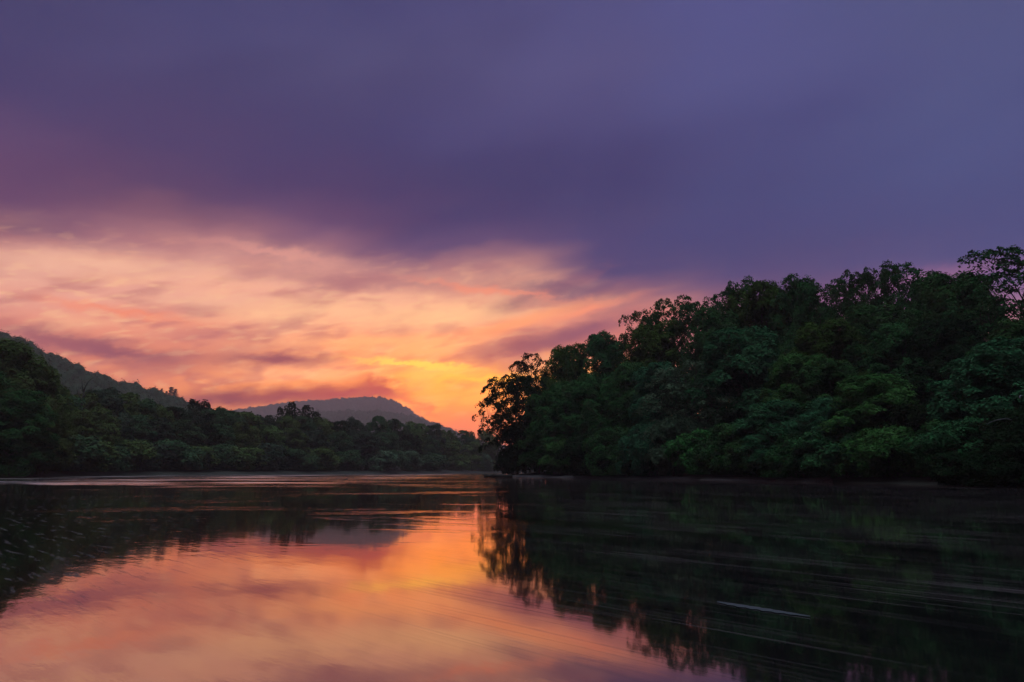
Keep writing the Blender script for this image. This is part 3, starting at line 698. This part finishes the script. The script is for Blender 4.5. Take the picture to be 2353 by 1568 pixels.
tag(o, 'dark tangled root mass sticking out of the water at the log end', 'roots')

# gravel bar along the waterline of the right bank
Lr = np.array(RIGHT[6:12], float); pts = []
for a, b in zip(Lr, Lr[1:]):
    for t_ in np.linspace(0, 1, 14, endpoint=False): pts.append(a + (b - a)*t_)
pts = np.array(pts); V = []; n = len(pts)
for i, p in enumerate(pts):
    dv = pts[min(i+1, n-1)] - pts[max(i-1, 0)]; dv /= np.linalg.norm(dv); nv = np.array([-dv[1], dv[0]])
    w = (0.7 + 0.35*math.sin(i*0.45) + 0.2*math.sin(i*1.3))*min(1, i/6, (n-1-i)/6)
    for s, z in ((1.0, -0.06), (0.55, 0.06), (0.0, 0.16), (-0.9, 0.34), (-2.0, 0.2)):
        q_ = p + nv*s*max(w, 0.02)*(1 if s > 0 else 1.0); V.append((q_[0], q_[1], z + 0.02*math.sin(i*2.1 + s)))
F = [(i*5+k, i*5+k+1, (i+1)*5+k+1, (i+1)*5+k) for i in range(n-1) for k in range(4)]
o = link('gravel', mesh('gravel', V, F, GRAVEL, True)); o['kind'] = 'stuff'
tag(o, 'pale gravel strip along the waterline of the right bank', 'gravel')

# pale dead branch and the pale scrap at the right edge
wd = Wood(); bx, by, bz = sight(2290, 968, 47.5)
wd.add([(-0.75, 0, -0.12), (-0.6, 0, -0.2), (-0.35, 0, -0.05), (0.1, 0, 0.08), (0.7, 0.1, 0.16), (1.2, 0.4, 0.1)], [0.012, 0.022, 0.03, 0.04, 0.045, 0.05], 6)
wd.add([(1.2, 0.4, 0.1), (1.9, 1.2, 0.0), (2.8, 2.6, -0.5)], [0.05, 0.06, 0.07], 6)
o = link('dead_branch', wd.mesh('dead_branch', DEAD)); o.location = (bx, by, bz)
tag(o, 'thin pale dead branch reaching out of the dark shrubs at the right edge', 'branch')
bx, by, bz = sight(2347, 913, 47.0); V = []; F = []
for i in range(9):
    a = 0.6 + i*0.42
    for k in range(5):
        b = -0.5 + 0.25*k
        V.append((0.13*math.cos(a)*math.cos(b)*(1 + 0.08*math.sin(i*2)), 0.13*math.sin(b), 0.13*math.sin(a)*math.cos(b)))
F = [(i*5+k, i*5+k+1, (i+1)*5+k+1, (i+1)*5+k) for i in range(8) for k in range(4)]
o = link('pale_scrap', mesh('pale_scrap', V, F, PALE, True)); o.location = (bx, by, bz)
so = o.modifiers.new('thick', 'SOLIDIFY'); so.thickness = 0.015
tag(o, 'small pale curled scrap caught in the dark leaves at the right edge', 'scrap')

# the broad foam streak on the near right
fw = bpy.data.materials.new('foam'); fw.use_nodes = True; q = G(fw.node_tree); bs = fw.node_tree.nodes['Principled BSDF']
bs.inputs['Base Color'].default_value = (0.036, 0.042, 0.055, 1); bs.inputs['Roughness'].default_value = 0.8
n = 26; V = []
a0 = np.array(sight(1650, 1385, 1)); 
def on_water(x, y):
    r = ray(x, y); k = -EYE/r[2]; return np.array([r[0]*k, r[1]*k])
pa, pb = on_water(1648, 1385), on_water(1862, 1419); dv = pb - pa; nv = np.array([-dv[1], dv[0]])/np.linalg.norm(dv)
for i in range(n):
    t_ = i/(n-1); w = 0.045*min(1, 4*t_, 2.5*(1 - t_))**0.7*(1 + 0.3*math.sin(i*1.9)) + 0.002
    for s in (-1, -0.4, 0.4, 1):
        p = pa + dv*t_ + nv*w*s; V.append((p[0], p[1], 0.004 + 0.008*(1 - s*s)))
F = [(i*4+k, i*4+k+1, (i+1)*4+k+1, (i+1)*4+k) for i in range(n-1) for k in range(3)]
o = link('foam_patch', mesh('foam_patch', V, F, fw, True))
tag(o, 'long pale foam patch drifting on the dark water at the near right', 'foam')

# ------------------------------------------------------------------ air
hv = bpy.data.materials.new('haze'); hv.use_nodes = True; t = hv.node_tree; t.nodes.clear(); q = G(t)
pv = q.node('ShaderNodeVolumePrincipled'); pv.inputs['Density'].default_value = HAZE; pv.inputs['Color'].default_value = (1.0, 0.76, 0.80, 1)
pv.inputs['Anisotropy'].default_value = 0.2
o_ = q.node('ShaderNodeOutputMaterial'); t.links.new(pv.outputs[0], o_.inputs['Volume'])
x0, x1, y0, y1, z0, z1 = -3010, 3010, -410, 5010, -2.2, HTOP
V = [(x0,y0,z0),(x1,y0,z0),(x1,y1,z0),(x0,y1,z0),(x0,y0,z1),(x1,y0,z1),(x1,y1,z1),(x0,y1,z1)]
o = link('haze', mesh('haze', V, [(3,2,1,0),(4,5,6,7),(0,1,5,4),(1,2,6,5),(2,3,7,6),(3,0,4,7)], hv)); o['kind'] = 'stuff'

# ------------------------------------------------------------------ render settings
scene.view_settings.view_transform = 'Standard'; scene.view_settings.look = 'None'
scene.view_settings.exposure = 0.0; scene.view_settings.gamma = 1.0
scene.render.engine = 'CYCLES'
cy = scene.cycles
cy.max_bounces = 6; cy.diffuse_bounces = 0; cy.glossy_bounces = 2; cy.transmission_bounces = 2; cy.volume_bounces = 0; cy.transparent_max_bounces = 4
cy.use_denoising = True
cy.sample_clamp_indirect = 4
